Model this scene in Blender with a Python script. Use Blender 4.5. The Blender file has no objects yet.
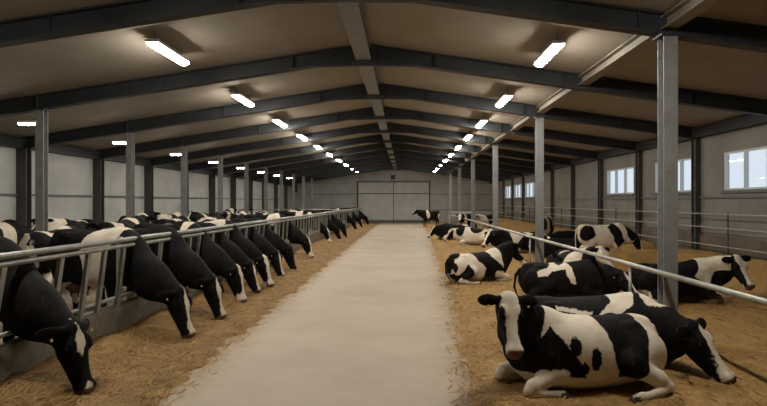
import bpy, bmesh, math, random
import numpy as np
from mathutils import Vector, Matrix
R = math.radians
sc = bpy.context.scene
COL = sc.collection
random.seed(7)
rng = np.random.default_rng(7)

# ------------------------------------------------------------------ materials
def mat(name, color=(.5, .5, .5), rough=.6, metal=0.0, noise=None, bump=None, emit=None):
    """noise=(scale, amount, second colour), bump=(scale, strength)"""
    m = bpy.data.materials.new(name); m.use_nodes = True
    nt = m.node_tree; b = nt.nodes['Principled BSDF']
    b.inputs['Base Color'].default_value = (*color, 1)
    b.inputs['Roughness'].default_value = rough
    b.inputs['Metallic'].default_value = metal
    tc = nt.nodes.new('ShaderNodeTexCoord')
    if noise:
        n = nt.nodes.new('ShaderNodeTexNoise'); n.inputs['Scale'].default_value = noise[0]
        n.inputs['Detail'].default_value = 6; n.inputs['Roughness'].default_value = .65
        nt.links.new(tc.outputs['Object'], n.inputs['Vector'])
        r = nt.nodes.new('ShaderNodeValToRGB')
        r.color_ramp.elements[0].position = .35; r.color_ramp.elements[1].position = .68
        r.color_ramp.elements[0].color = (*color, 1); r.color_ramp.elements[1].color = (*noise[1], 1)
        nt.links.new(n.outputs['Fac'], r.inputs['Fac']); nt.links.new(r.outputs['Color'], b.inputs['Base Color'])
    if bump:
        n2 = nt.nodes.new('ShaderNodeTexNoise'); n2.inputs['Scale'].default_value = bump[0]; n2.inputs['Detail'].default_value = 5
        nt.links.new(tc.outputs['Object'], n2.inputs['Vector'])
        bp = nt.nodes.new('ShaderNodeBump'); bp.inputs['Strength'].default_value = bump[1]; bp.inputs['Distance'].default_value = .03
        nt.links.new(n2.outputs['Fac'], bp.inputs['Height']); nt.links.new(bp.outputs['Normal'], b.inputs['Normal'])
    if emit:
        b.inputs['Emission Color'].default_value = (*emit[0], 1); b.inputs['Emission Strength'].default_value = emit[1]
    return m

LAMP = 122.0
M = {}
M['column'] = mat('column_paint', (.25, .25, .24), .5, .0, (5, (.185, .182, .172)))
M['beam'] = mat('beam_paint', (.017, .0195, .022), .6, 0, (4, (.026, .028, .029)))
M['ridge'] = mat('ridge_steel', (.12, .12, .115), .5, 0, (3, (.17, .165, .15)))
M['galv'] = mat('galvanised_steel', (.40, .40, .36), .42, .35, (9, (.27, .26, .225)))
M['rail'] = mat('rail_steel', (.46, .45, .40), .42, .3, (8, (.36, .34, .29)))
M['pipe_dim'] = mat('pipe_steel', (.42, .42, .39), .4, .3, (8, (.30, .29, .26)))
M['curb'] = mat('curb_concrete', (.23, .20, .16), .85, 0, (4, (.13, .11, .08)), (30, .3))
M['purlin'] = mat('purlin_paint', (.24, .205, .16), .7, 0, (2, (.20, .17, .13)))
M['pilaster'] = mat('pilaster_steel', (.045, .045, .043), .55, 0, (4, (.065, .063, .058)))
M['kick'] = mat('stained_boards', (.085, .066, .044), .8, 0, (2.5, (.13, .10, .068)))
M['trim'] = mat('trim_paint', (.10, .10, .095), .5)
M['door'] = mat('door_panel', (.46, .455, .42), .55, 0, (1.2, (.36, .355, .33)))
M['door_line'] = mat('door_seal', (.04, .04, .04), .6)
M['frame'] = mat('window_frame', (.55, .56, .56), .45)
M['housing'] = mat('lamp_housing', (.55, .55, .55), .4)
M['diffuser'] = mat('lamp_diffuser', (.9, .9, .9), .4, emit=((1.0, .955, .87), LAMP))
M['wire'] = mat('wire', (.05, .05, .05), .5)
M['eye'] = mat('cow_eye', (.008, .006, .005), .12)
M['tag'] = mat('ear_tag_yellow', (.48, .36, .05), .5)
M['hoof'] = mat('hoof_horn', (.05, .036, .025), .55, 0, (20, (.11, .08, .05)))
M['nostril'] = mat('nostril_skin', (.05, .022, .018), .5)
M['hair_white'] = mat('tail_hair_white', (.52, .46, .36), .8, 0, (30, (.36, .29, .2)))
M['hair_black'] = mat('tail_hair_black', (.02, .018, .016), .7)

def glass():
    m = bpy.data.materials.new('window_glass'); m.use_nodes = True
    nt = m.node_tree; nt.nodes.clear()
    o = nt.nodes.new('ShaderNodeOutputMaterial'); mx = nt.nodes.new('ShaderNodeMixShader')
    t = nt.nodes.new('ShaderNodeBsdfTransparent'); g = nt.nodes.new('ShaderNodeBsdfGlossy')
    t.inputs['Color'].default_value = (.93, .95, .97, 1); g.inputs['Roughness'].default_value = .03
    mx.inputs['Fac'].default_value = .025
    nt.links.new(t.outputs[0], mx.inputs[1]); nt.links.new(g.outputs[0], mx.inputs[2]); nt.links.new(mx.outputs[0], o.inputs[0])
    return m
M['glass'] = glass()

def panel_mat(name, c1, c2, axis, spacing, linecol, rough=.6, nscale=1.0, hline=None):
    """sheet cladding: large soft stains plus thin joints every `spacing` metres along an axis"""
    m = mat(name, c1, rough, 0, (nscale, c2))
    nt = m.node_tree; b = nt.nodes['Principled BSDF']
    src = b.inputs['Base Color'].links[0].from_socket
    tc = nt.nodes.new('ShaderNodeTexCoord'); sx = nt.nodes.new('ShaderNodeSeparateXYZ')
    nt.links.new(tc.outputs['Object'], sx.inputs[0])
    def lines(ax, sp, w):
        a = nt.nodes.new('ShaderNodeMath'); a.operation = 'MULTIPLY'; a.inputs[1].default_value = 1 / sp
        nt.links.new(sx.outputs[ax], a.inputs[0])
        f = nt.nodes.new('ShaderNodeMath'); f.operation = 'FRACT'; nt.links.new(a.outputs[0], f.inputs[0])
        l = nt.nodes.new('ShaderNodeMath'); l.operation = 'LESS_THAN'; l.inputs[1].default_value = w / sp
        nt.links.new(f.outputs[0], l.inputs[0]); return l.outputs[0]
    fac = lines(axis, spacing, .012)
    if hline:
        mx2 = nt.nodes.new('ShaderNodeMath'); mx2.operation = 'MAXIMUM'
        nt.links.new(fac, mx2.inputs[0]); nt.links.new(lines('Z', hline, .015), mx2.inputs[1]); fac = mx2.outputs[0]
    mx = nt.nodes.new('ShaderNodeMix'); mx.data_type = 'RGBA'; mx.inputs[7].default_value = (*linecol, 1)
    nt.links.new(fac, mx.inputs[0]); nt.links.new(src, mx.inputs[6]); nt.links.new(mx.outputs[2], b.inputs['Base Color'])
    return m
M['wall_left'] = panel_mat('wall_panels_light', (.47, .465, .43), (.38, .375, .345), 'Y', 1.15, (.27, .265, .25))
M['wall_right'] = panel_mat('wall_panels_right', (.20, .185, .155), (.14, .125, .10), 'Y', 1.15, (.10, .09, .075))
M['wall_far'] = panel_mat('wall_panels_far', (.40, .395, .365), (.30, .30, .275), 'X', 1.0, (.18, .18, .17), hline=1.25)
M['ceiling'] = panel_mat('ceiling_panels', (.285, .242, .188), (.225, .19, .145), 'Y', 1.28, (.185, .155, .118), .8, .9)

def straw_mat(name, cols, s1=2.2, s2=55, bumpS=.8):
    m = bpy.data.materials.new(name); m.use_nodes = True
    nt = m.node_tree; b = nt.nodes['Principled BSDF']; b.inputs['Roughness'].default_value = .9
    tc = nt.nodes.new('ShaderNodeTexCoord')
    n1 = nt.nodes.new('ShaderNodeTexNoise'); n1.inputs['Scale'].default_value = s1; n1.inputs['Detail'].default_value = 8; n1.inputs['Roughness'].default_value = .7
    nt.links.new(tc.outputs['Object'], n1.inputs['Vector'])
    n2 = nt.nodes.new('ShaderNodeTexNoise'); n2.inputs['Scale'].default_value = s2; n2.inputs['Detail'].default_value = 4
    mp = nt.nodes.new('ShaderNodeMapping'); mp.inputs['Scale'].default_value = (1, .35, 1); mp.inputs['Rotation'].default_value = (0, 0, .6)
    nt.links.new(tc.outputs['Object'], mp.inputs[0]); nt.links.new(mp.outputs[0], n2.inputs['Vector'])
    add = nt.nodes.new('ShaderNodeMath'); add.operation = 'ADD'
    h = nt.nodes.new('ShaderNodeMath'); h.operation = 'MULTIPLY'; h.inputs[1].default_value = .55
    nt.links.new(n2.outputs['Fac'], h.inputs[0])
    h1 = nt.nodes.new('ShaderNodeMath'); h1.operation = 'MULTIPLY'; h1.inputs[1].default_value = .55
    nt.links.new(n1.outputs['Fac'], h1.inputs[0])
    nt.links.new(h.outputs[0], add.inputs[0]); nt.links.new(h1.outputs[0], add.inputs[1])
    r = nt.nodes.new('ShaderNodeValToRGB'); cr = r.color_ramp
    cr.elements[0].position = .36; cr.elements[0].color = (*cols[0], 1)
    cr.elements[1].position = .72; cr.elements[1].color = (*cols[2], 1)
    e = cr.elements.new(.53); e.color = (*cols[1], 1)
    nt.links.new(add.outputs[0], r.inputs[0]); nt.links.new(r.outputs[0], b.inputs['Base Color'])
    bp = nt.nodes.new('ShaderNodeBump'); bp.inputs['Strength'].default_value = bumpS; bp.inputs['Distance'].default_value = .04
    nt.links.new(add.outputs[0], bp.inputs['Height']); nt.links.new(bp.outputs[0], b.inputs['Normal'])
    return m
M['straw'] = straw_mat('straw_bedding', ((.15, .078, .02), (.33, .185, .052), (.47, .285, .092)))
M['feed'] = straw_mat('chopped_feed', ((.085, .043, .012), (.215, .115, .032), (.37, .22, .07)), 2.8, 70)
M['blade'] = mat('straw_stalk', (.40, .24, .075), .7, 0, (3, (.24, .135, .04)))
M['slurry'] = mat('pen_floor', (.20, .15, .095), .8, 0, (3, (.30, .22, .135)), (20, .4))
M['concrete'] = mat('aisle_concrete', (.50, .418, .322), .72, 0, (.55, (.405, .333, .25)), (60, .15))

def chaff(m):
    # chaff trodden thinly onto the concrete along both straw edges
    nt = m.node_tree; b = nt.nodes['Principled BSDF']; src = b.inputs['Base Color'].links[0].from_socket
    tc = nt.nodes.new('ShaderNodeTexCoord'); sx = nt.nodes.new('ShaderNodeSeparateXYZ'); nt.links.new(tc.outputs['Object'], sx.inputs[0])
    def mth(op, a, c):
        n = nt.nodes.new('ShaderNodeMath'); n.operation = op
        for i, v in enumerate((a, c)):
            if isinstance(v, (int, float)): n.inputs[i].default_value = v
            else: nt.links.new(v, n.inputs[i])
        return n.outputs[0]
    def rng_(v, lo, hi):
        n = nt.nodes.new('ShaderNodeMapRange'); n.interpolation_type = 'SMOOTHSTEP'; n.inputs[1].default_value = lo; n.inputs[2].default_value = hi
        nt.links.new(v, n.inputs[0]); return n.outputs[0]
    no = nt.nodes.new('ShaderNodeTexNoise'); no.inputs['Scale'].default_value = 3.5; no.inputs['Detail'].default_value = 9; no.inputs['Roughness'].default_value = .75
    nt.links.new(tc.outputs['Object'], no.inputs['Vector'])
    wob = mth('MULTIPLY', mth('SUBTRACT', no.outputs['Fac'], .5), 1.1)
    right = mth('ADD', mth('SUBTRACT', sx.outputs[0], mth('ADD', mth('MULTIPLY', sx.outputs[1], .024), .50)), wob)
    left = mth('ADD', mth('SUBTRACT', -2.42, sx.outputs[0]), wob)
    f = mth('MULTIPLY', mth('MAXIMUM', rng_(right, -.5, .35), rng_(left, -.5, .35)), .8)
    mx = nt.nodes.new('ShaderNodeMix'); mx.data_type = 'RGBA'; mx.inputs[7].default_value = (.30, .185, .07, 1)
    nt.links.new(f, mx.inputs[0]); nt.links.new(src, mx.inputs[6]); nt.links.new(mx.outputs[2], b.inputs['Base Color'])
chaff(M['concrete'])

def cow_mat():
    m = bpy.data.materials.new('cow_coat'); m.use_nodes = True
    nt = m.node_tree; b = nt.nodes['Principled BSDF']; L = nt.links.new
    at = nt.nodes.new('ShaderNodeAttribute'); at.attribute_name = 'coat'
    sp = nt.nodes.new('ShaderNodeSeparateColor'); L(at.outputs['Color'], sp.inputs[0])
    tc = nt.nodes.new('ShaderNodeTexCoord')
    n = nt.nodes.new('ShaderNodeTexNoise'); n.inputs['Scale'].default_value = 26; n.inputs['Detail'].default_value = 4
    L(tc.outputs['Object'], n.inputs['Vector'])
    def ramp(sock, lo, hi, nz=0.0):
        if nz:
            ma = nt.nodes.new('ShaderNodeMath'); ma.operation = 'MULTIPLY_ADD'; ma.inputs[1].default_value = nz; ma.inputs[2].default_value = -nz / 2
            L(n.outputs['Fac'], ma.inputs[0])
            ad = nt.nodes.new('ShaderNodeMath'); ad.operation = 'ADD'; L(ma.outputs[0], ad.inputs[0]); L(sock, ad.inputs[1]); sock = ad.outputs[0]
        mr = nt.nodes.new('ShaderNodeMapRange'); mr.interpolation_type = 'SMOOTHSTEP'
        mr.inputs[1].default_value = lo; mr.inputs[2].default_value = hi; L(sock, mr.inputs[0]); return mr.outputs[0]
    def mix(f, a, bb):
        x = nt.nodes.new('ShaderNodeMix'); x.data_type = 'RGBA'; L(f, x.inputs[0])
        for i, v in ((6, a), (7, bb)):
            if isinstance(v, tuple): x.inputs[i].default_value = (*v, 1)
            else: L(v, x.inputs[i])
        return x.outputs[2]
    n3 = nt.nodes.new('ShaderNodeTexNoise'); n3.inputs['Scale'].default_value = 5; n3.inputs['Detail'].default_value = 5
    L(tc.outputs['Object'], n3.inputs['Vector'])
    white = mix(ramp(n3.outputs['Fac'], .45, .7), (.70, .62, .50), (.60, .505, .375))
    black = mix(ramp(n3.outputs['Fac'], .4, .75), (.005, .0047, .0047), (.010, .0085, .0075))
    c = mix(ramp(sp.outputs[0], -.006, .008, .045), black, white)
    c = mix(ramp(sp.outputs[2], 0, 1, .8), c, (.26, .165, .075))
    c = mix(ramp(sp.outputs[1], -.01, .01, .02), c, (.15, .075, .055))
    L(c, b.inputs['Base Color'])
    b.inputs['Roughness'].default_value = .75
    b.inputs['Specular IOR Level'].default_value = .09
    n4 = nt.nodes.new('ShaderNodeTexNoise'); n4.inputs['Scale'].default_value = 90; n4.inputs['Detail'].default_value = 3
    L(tc.outputs['Object'], n4.inputs['Vector'])
    bp = nt.nodes.new('ShaderNodeBump'); bp.inputs['Strength'].default_value = .12; bp.inputs['Distance'].default_value = .01
    L(n4.outputs['Fac'], bp.inputs['Height']); L(bp.outputs[0], b.inputs['Normal'])
    return m
M['cow'] = cow_mat()

# ------------------------------------------------------------------ mesh helpers
def add_box(bm, x0, x1, y0, y1, z0, z1):
    v = [bm.verts.new(p) for p in ((x0,y0,z0),(x1,y0,z0),(x1,y1,z0),(x0,y1,z0),(x0,y0,z1),(x1,y0,z1),(x1,y1,z1),(x0,y1,z1))]
    for f in ((3,2,1,0),(4,5,6,7),(0,1,5,4),(1,2,6,5),(2,3,7,6),(3,0,4,7)): bm.faces.new([v[i] for i in f])
def add_tube(bm, pts, r, n=10, caps=True):
    pts = [Vector(p) for p in pts]
    rs = r if isinstance(r, (list, tuple)) else [r] * len(pts)
    rings = []
    for i, p in enumerate(pts):
        d = (pts[min(i + 1, len(pts) - 1)] - pts[max(i - 1, 0)]).normalized()
        a = d.orthogonal().normalized() if abs(d.z) > .95 else d.cross(Vector((0, 0, 1))).normalized()
        b = d.cross(a)
        rings.append([bm.verts.new(p + rs[i] * (math.cos(2*math.pi*k/n) * a + math.sin(2*math.pi*k/n) * b)) for k in range(n)])
    for i in range(len(rings) - 1):
        for k in range(n):
            bm.faces.new((rings[i][k], rings[i][(k+1) % n], rings[i+1][(k+1) % n], rings[i+1][k]))
    if caps:
        bm.faces.new(rings[0][::-1]); bm.faces.new(rings[-1])
def add_prism(bm, poly, x0, x1, axis='x'):
    """extrude a 2-D polygon; axis x: poly is (y,z); axis y: poly is (x,z)"""
    def P(t, p): return (t, p[0], p[1]) if axis == 'x' else (p[0], t, p[1])
    a = [bm.verts.new(P(x0, p)) for p in poly]; b = [bm.verts.new(P(x1, p)) for p in poly]
    n = len(poly)
    bm.faces.new(a[::-1]); bm.faces.new(b)
    for i in range(n): bm.faces.new((a[i], a[(i+1) % n], b[(i+1) % n], b[i]))
def obj(name, bm, m, parent=None, smooth=False, bevel=0):
    bmesh.ops.recalc_face_normals(bm, faces=bm.faces)
    me = bpy.data.meshes.new(name); bm.to_mesh(me); bm.free()
    me.materials.append(M[m] if isinstance(m, str) else m)
    if smooth:
        for p in me.polygons: p.use_smooth = True
    o = bpy.data.objects.new(name, me); COL.objects.link(o)
    if bevel:
        md = o.modifiers.new('bevel', 'BEVEL'); md.width = bevel; md.segments = 2; md.limit_method = 'ANGLE'
    if parent: o.parent = parent
    return o
def tag(o, label, cat, group=None, kind=None):
    o['label'] = label; o['category'] = cat
    if group: o['group'] = group
    if kind: o['kind'] = kind
    return o
def struct(o, label, cat):
    o['kind'] = 'structure'; o['label'] = label; o['category'] = cat; return o
def empty(name, loc):
    o = bpy.data.objects.new(name, None); COL.objects.link(o); o.location = loc; o.empty_display_size = .2; return o
def BM(): return bmesh.new()
ORD = ['first','second','third','fourth','fifth','sixth','seventh','eighth','ninth','tenth','eleventh','twelfth','thirteenth','fourteenth','fifteenth']

# ------------------------------------------------------------------ layout
F = 560.0
RIDGE_X, RIDGE_Z = -.87, 5.35
SL, SR = .157, .141
WL, WR, YN, YF = -10.85, 8.25, -3.0, 53.3
BAY = 3.84; FR0 = 8.06
FRAMES = [FR0 + BAY * k for k in range(-2, 12)]
def roof_z(x): return RIDGE_Z - (SL * (RIDGE_X - x) if x < RIDGE_X else SR * (x - RIDGE_X))
def smooth01(t): t = np.clip(t, 0, 1); return t * t * (3 - 2 * t)

# shell
b = BM(); add_box(b, WL - .2, WR + .2, YN - .2, YF + .2, -.25, 0)
struct(obj('floor', b, 'concrete'), 'worn pale concrete floor of the central feed aisle', 'floor')
b = BM(); add_box(b, WL, -4.12, YN, YF, 0, .10)
struct(obj('trim_1', b, 'slurry'), 'dirty raised pen floor behind the feed barrier on the left', 'floor slab')
b = BM()
add_prism(b, [(WL - .25, roof_z(WL - .25)), (RIDGE_X, RIDGE_Z), (WR + .25, roof_z(WR + .25)),
              (WR + .25, roof_z(WR + .25) + .14), (RIDGE_X, RIDGE_Z + .14), (WL - .25, roof_z(WL - .25) + .14)], YN - .2, YF + .2, 'y')
struct(obj('ceiling', b, 'ceiling'), 'brown panelled pitched barn ceiling', 'ceiling')
b = BM(); add_box(b, WL - .15, WL, YN, YF, 0, roof_z(WL) + .02)
struct(obj('wall_left', b, 'wall_left'), 'light grey panelled left barn wall', 'wall')
def gable(y0, y1, m, name, label):
    b = BM(); add_prism(b, [(WL - .15, 0), (WR + .15, 0), (WR + .15, roof_z(WR + .15)), (RIDGE_X, RIDGE_Z), (WL - .15, roof_z(WL - .15))], y0, y1, 'y')
    struct(obj(name, b, m), label, 'wall')
gable(YF, YF + .15, 'wall_far', 'wall_far', 'grey panelled far end wall around the big door')
gable(YN - .15, YN, 'wall_far', 'wall_near', 'grey panelled end wall behind the viewpoint')
# right wall with window openings
WIN = [(11.9, 14.5, 3), (15.95, 18.5, 3), (20.2, 22.9, 3), (35.15, 38.5, 3), (39.05, 42.35, 3), (42.9, 46.2, 3)]
WZ0, WZ1 = 2.30, 3.28
b = BM(); top = roof_z(WR) + .02
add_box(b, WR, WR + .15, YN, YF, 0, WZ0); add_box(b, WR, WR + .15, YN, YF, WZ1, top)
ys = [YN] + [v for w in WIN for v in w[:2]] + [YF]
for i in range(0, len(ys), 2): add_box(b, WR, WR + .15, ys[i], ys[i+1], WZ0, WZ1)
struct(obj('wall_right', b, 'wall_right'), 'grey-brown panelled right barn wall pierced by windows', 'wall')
for i, (a, c, n) in enumerate(WIN):
    w = empty('window_%d' % (i + 1), (WR + .06, (a + c) / 2, WZ0))
    struct(w, 'strip window high in the right wall, %s counted from the viewer' % ORD[i], 'window')
    h = (c - a) / 2
    b = BM()
    add_box(b, -.05, .05, -h, h, 0, .05); add_box(b, -.05, .05, -h, h, WZ1 - WZ0 - .05, WZ1 - WZ0)
    for k in range(n + 1):
        y = -h + 2 * h * k / n; q = .022 if 0 < k < n else .04
        add_box(b, -.05, .05, max(-h, y - q), min(h, y + q), .05, WZ1 - WZ0 - .05)
    obj('window_frame', b, 'frame', w)
    for k in range(n):
        b = BM(); add_box(b, -.006, .006, -h + 2*h*k/n + .03, -h + 2*h*(k+1)/n - .03, .045, WZ1 - WZ0 - .045)
        obj('pane', b, 'glass', w)
    b = BM(); add_box(b, -.13, -.05, -h - .06, h + .06, -.07, 0); obj('window_sill', b, 'trim', w)
# horizontal girts and eave trims
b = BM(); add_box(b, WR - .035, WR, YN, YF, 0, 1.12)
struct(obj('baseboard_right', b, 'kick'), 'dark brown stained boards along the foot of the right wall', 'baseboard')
b = BM(); add_box(b, WL, WL + .06, YN, YF, 2.17, 2.23)
struct(obj('trim_2', b, 'trim'), 'dark horizontal line of girt along the left wall', 'trim')
b = BM(); add_box(b, WR - .06, WR, YN, YF, 2.1, 2.16)
struct(obj('trim_3', b, 'trim'), 'dark horizontal girt under the right windows', 'trim')
b = BM(); add_box(b, WL, WL + .2, YN, YF, roof_z(WL) - .28, roof_z(WL) - .02)
struct(obj('trim_4', b, 'beam'), 'dark eave beam along the top of the left wall', 'trim')
b = BM(); add_box(b, WR - .2, WR, YN, YF, roof_z(WR) - .28, roof_z(WR) - .02)
struct(obj('trim_5', b, 'beam'), 'dark eave beam along the top of the right wall', 'trim')
b = BM()
for z in (1.22, 2.72): add_box(b, WL, WR, YF - .03, YF, z, z + .05)
struct(obj('trim_6', b, 'door_line'), 'dark horizontal joints across the far end wall', 'trim')
# far door: two big sliding leaves
d = empty('door_1', (-1.08, YF - .04, 0)); struct(d, 'wide grey double sliding door in the far end wall', 'door')
for s in (-1, 1):
    b = BM(); x0, x1 = sorted((s * .02, s * 3.35)); add_box(b, x0, x1, -.08, -.035, .04, 3.85)
    lf = obj('door_leaf', b, 'door', d)
    b = BM(); add_box(b, x0 + .02, x1 - .02, -.10, -.08, 2.75, 2.83); obj('door_rail', b, 'door_line', lf)
    b = BM(); add_box(b, x0, x1, -.10, -.08, .04, .3); obj('kick_plate', b, 'trim', lf)
b = BM(); add_box(b, -.03, .03, -.11, -.04, .04, 3.85); obj('centre_seal', b, 'door_line', d)
b = BM(); add_box(b, -3.5, 3.5, -.14, -.03, 3.86, 4.0); obj('door_track', b, 'trim', d)
for x in (-3.42, 3.42):
    b = BM(); add_box(b, x - .06, x + .06, -.11, -.03, 0, 3.86); obj('door_frame', b, 'door_line', d)
b = BM(); add_box(b, -1.35, -.95, YF - .2, YF, 4.15, 4.55)
tag(obj('vent_box', b, 'beam', bevel=.01), 'small dark square box above the far door', 'vent')
b = BM(); add_box(b, -10.9 + .25, -10.25, YF - .15, YF, 2.9, 3.6)
tag(obj('wall_box', b, 'beam', bevel=.01), 'dark box high on the far wall, left of the door', 'box')

# ------------------------------------------------------------------ steel frame
for k, y in enumerate(FRAMES):
    t = empty('roof_beam', (RIDGE_X, y, RIDGE_Z))
    hid = k < 2
    tag(t, ('dark steel roof beam overhead, %s frame back from the picture top' % ['second', 'first'][k]) if hid
        else 'dark steel roof beam spanning the barn, %s in view from the front' % ORD[k - 2], 'roof beam', 'roof beams')
    for s, sl, xe in ((-1, SL, WL), (1, SR, WR)):
        L = abs(xe - RIDGE_X)
        b = BM()
        P = lambda x, dz: (s * x, -sl * x + dz)
        add_prism(b, [P(0, -.005), P(L, -.005), P(L, -.03), P(0, -.03)], -.10, .10, 'y')
        add_prism(b, [P(0, -.03), P(L, -.03), P(L, -.29), P(0, -.29)], -.02, .02, 'y')
        add_prism(b, [P(0, -.29), P(L, -.29), P(L, -.315), P(0, -.315)], -.10, .10, 'y')
        for q in (1.5, 4.2, 6.9): add_prism(b, [P(q, -.03), P(q + .02, -.03), P(q + .02, -.29), P(q, -.29)], -.09, .09, 'y')
        obj('rafter', b, 'beam', t)
        b = BM()
        add_prism(b, [P(0, -.315), P(1.1, -.315), P(.0, -.46)], -.05, .05, 'y')
        obj('ridge_haunch', b, 'beam', t)
    b = BM(); add_box(b, -.26, .26, -.125, .125, -.42, -.04); obj('splice_plate', b, 'beam', t)
    # wall posts of the frame
    for x, hw in ((WL + .14, .14), (WR - .075, .075)):
        b = BM(); zt = roof_z(x) - .3
        add_box(b, x - hw - RIDGE_X, x + hw - RIDGE_X, -.12, -.095, -RIDGE_Z, zt - RIDGE_Z)
        add_box(b, x - hw - RIDGE_X, x + hw - RIDGE_X, .095, .12, -RIDGE_Z, zt - RIDGE_Z)
        add_box(b, x - .02 - RIDGE_X, x + .02 - RIDGE_X, -.095, .095, -RIDGE_Z, zt - RIDGE_Z)
        obj('wall_post', b, 'pilaster', t)
b = BM()
for i, y in enumerate(FRAMES[:-1]):
    y0, y1 = y + .13, FRAMES[i+1] - .13
    add_box(b, -.16, .16, y0, y1, -.36, -.335); add_box(b, -.16, .16, y0, y1, -.09, -.065); add_box(b, -.02, .02, y0, y1, -.335, -.09)
rb = obj('ridge_beam', b, 'ridge'); rb.location = (RIDGE_X, 0, RIDGE_Z); tag(rb, 'long grey steel beam running under the roof ridge', 'beam')
XC = 3.78
b = BM()
add_box(b, -.11, .11, YN + .3, YF - .3, -.20, -.18); add_box(b, -.11, .11, YN + .3, YF - .3, -.03, -.005); add_box(b, -.02, .02, YN + .3, YF - .3, -.18, -.03)
eb = obj('purlin_beam', b, 'purlin'); eb.location = (XC, 0, roof_z(XC) - .02); tag(eb, 'brownish beam running over the right columns along the ceiling', 'beam')
def column(x, y, label, group, w=.2):
    t = empty('steel_column', (x, y, 0)); tag(t, label, 'column', group)
    b = BM(); zt = roof_z(x) - .3; h = w / 2
    add_box(b, -h, h, -h, -h + .018, 0, zt); add_box(b, -h, h, h - .018, h, 0, zt); add_box(b, -.012, .012, -h + .018, h - .018, 0, zt)
    obj('shaft', b, 'column', t)
    b = BM(); add_box(b, -h - .06, h + .06, -h - .06, h + .06, 0, .12); obj('base_plate', b, 'column', t, bevel=.01)
    b = BM(); add_box(b, -h - .05, h + .05, -h - .05, h + .05, zt - .03, zt); obj('cap_plate', b, 'beam', t)
    return t
for i, k in enumerate(range(2, 14, 2)):
    column(XC, FRAMES[k], ['big grey steel column in the right foreground beside the resting cow', 'grey steel column behind the black cow, second on the right',
        'third grey column on the right, before the small far windows'][i] if i < 3 else 'distant grey column on the right, %s from the viewer' % ORD[i], 'right hand columns')
XCL = -7.72
LCOL = []
for i, k in enumerate(range(3, 13)):
    column(XCL, FRAMES[k], 'slim grey steel column among the standing cows on the left, %s from the front' % ORD[i], 'left hand columns', .17)
    LCOL.append(FRAMES[k])

# ------------------------------------------------------------------ lamps
def lamp(x, y, z, label, L=1.4):
    t = empty('ceiling_lamp', (x, y, z)); tag(t, label, 'lamp', 'strip lamps under the roof')
    b = BM(); add_box(b, -.11, .11, -L/2, L/2, .02, .07); obj('housing', b, 'housing', t, bevel=.01)
    b = BM(); n = 8
    poly = [(.095 * math.cos(math.pi * k / n), .018 - .06 * math.sin(math.pi * k / n)) for k in range(n + 1)]
    add_prism(b, poly, -L/2 + .03, L/2 - .03, 'y'); obj('diffuser', b, 'diffuser', t)
    for s in (-1, 1):
        b = BM(); add_tube(b, [(0, s * L * .4, .07), (0, s * L * .4, roof_z(x) - z)], .006, 6); obj('suspension_wire', b, 'wire', t)
LY = [9.85, 14.4, 18.6, 22.6, 26.8, 31.0, 35.2, 39.4, 43.4, 47.8]  # farthest pair is an addition that brightens the end wall
for i, y in enumerate([5.4] + LY):  # leading pair hangs out of view, added to light the foreground cows
    for s, x in (('left', -4.15), ('right', 2.55)):
        yy = y + (.1 if s == 'right' else 0)
        lamp(x, yy, 4.60, 'glowing strip lamp in the %s ceiling row, %s' % (s, 'added unseen overhead to light the foreground' if i == 0 else ORD[i - 1] + ' seen from the front'))
for i, y in enumerate(LCOL[:8]):
    t = empty('column_lamp', (XCL - .25, y - .02, 3.66)); tag(t, 'small glowing lamp on the left column row, %s from the front' % ORD[i], 'lamp', 'small lamps on the left columns')
    b = BM(); add_box(b, -.22, .20, -.07, .07, .01, .06); obj('housing', b, 'housing', t, bevel=.008)
    b = BM(); poly = [(.06 * math.cos(math.pi * k / 6), .012 - .045 * math.sin(math.pi * k / 6)) for k in range(7)]
    add_prism(b, poly, -.20, .18, 'x'); obj('diffuser', b, 'diffuser', t)
    b = BM(); add_tube(b, [(.10, 0, .05), (.13, 0, .14), (.19, .02, .14)], .014, 8); obj('bracket', b, 'column', t)

# ------------------------------------------------------------------ ground materials with relief
def nz(x, y, s, seed=0):
    return (np.sin(x*s*1.7+y*s*.9+seed) + np.sin(x*s*-.8+y*s*1.9+1.3*seed+2) + .6*np.sin(x*s*3.1-y*s*2.7+seed*2.1) + .4*np.sin(x*s*5.3+y*s*6.1+seed)) / 3.0
EY = np.array([-3, 5.5, 11.4, 23, 43, 54]); EX = np.array([.45, .62, .93, 1.22, 1.5, 1.55])
def bed_z(x, y):
    x = np.asarray(x, float); y = np.asarray(y, float)
    e = np.interp(y, EY, EX) + .10 * nz(x*0, y, 2.3, 1) + .05 * nz(x, y, 7, 3)
    z = -.035 + .085 * smooth01((x - e) / .6 + .38)
    z = z + smooth01((x - e) / .6) * (.018 * nz(x, y, 3.1, 5) + .012 * nz(x, y, 9, 2))
    z = z + .62 * smooth01((x - 6.5) / 1.7) * smooth01((y - 8.5)/2.5) * (1 - .9 * np.exp(-((y - 17.3) / 1.0) ** 4))
    m = np.exp(-((y - 15.75) / .62) ** 2) * smooth01((x - 4.55) / .5)
    z = z + np.maximum(.66 - np.maximum(z, 0), 0) * m
    return z
def feed_z(x, y):
    x = np.asarray(x, float); y = np.asarray(y, float)
    e = -2.46 + .13 * nz(x*0, y, 1.9, 4) + .06 * nz(x, y, 6, 8)
    t = np.clip((e + .1 - x) / 1.5, -1, 1.2)
    z = np.where(t < 0, t * .25, .05 * smooth01(t / .25) + .16 * np.clip(t - .45, 0, 1) ** 1.3 / .55 ** 1.3)
    return z - .012 + smooth01(t / .2) * (.02 * nz(x, y, 4.3, 7) + .012 * nz(x, y, 11, 6))
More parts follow.
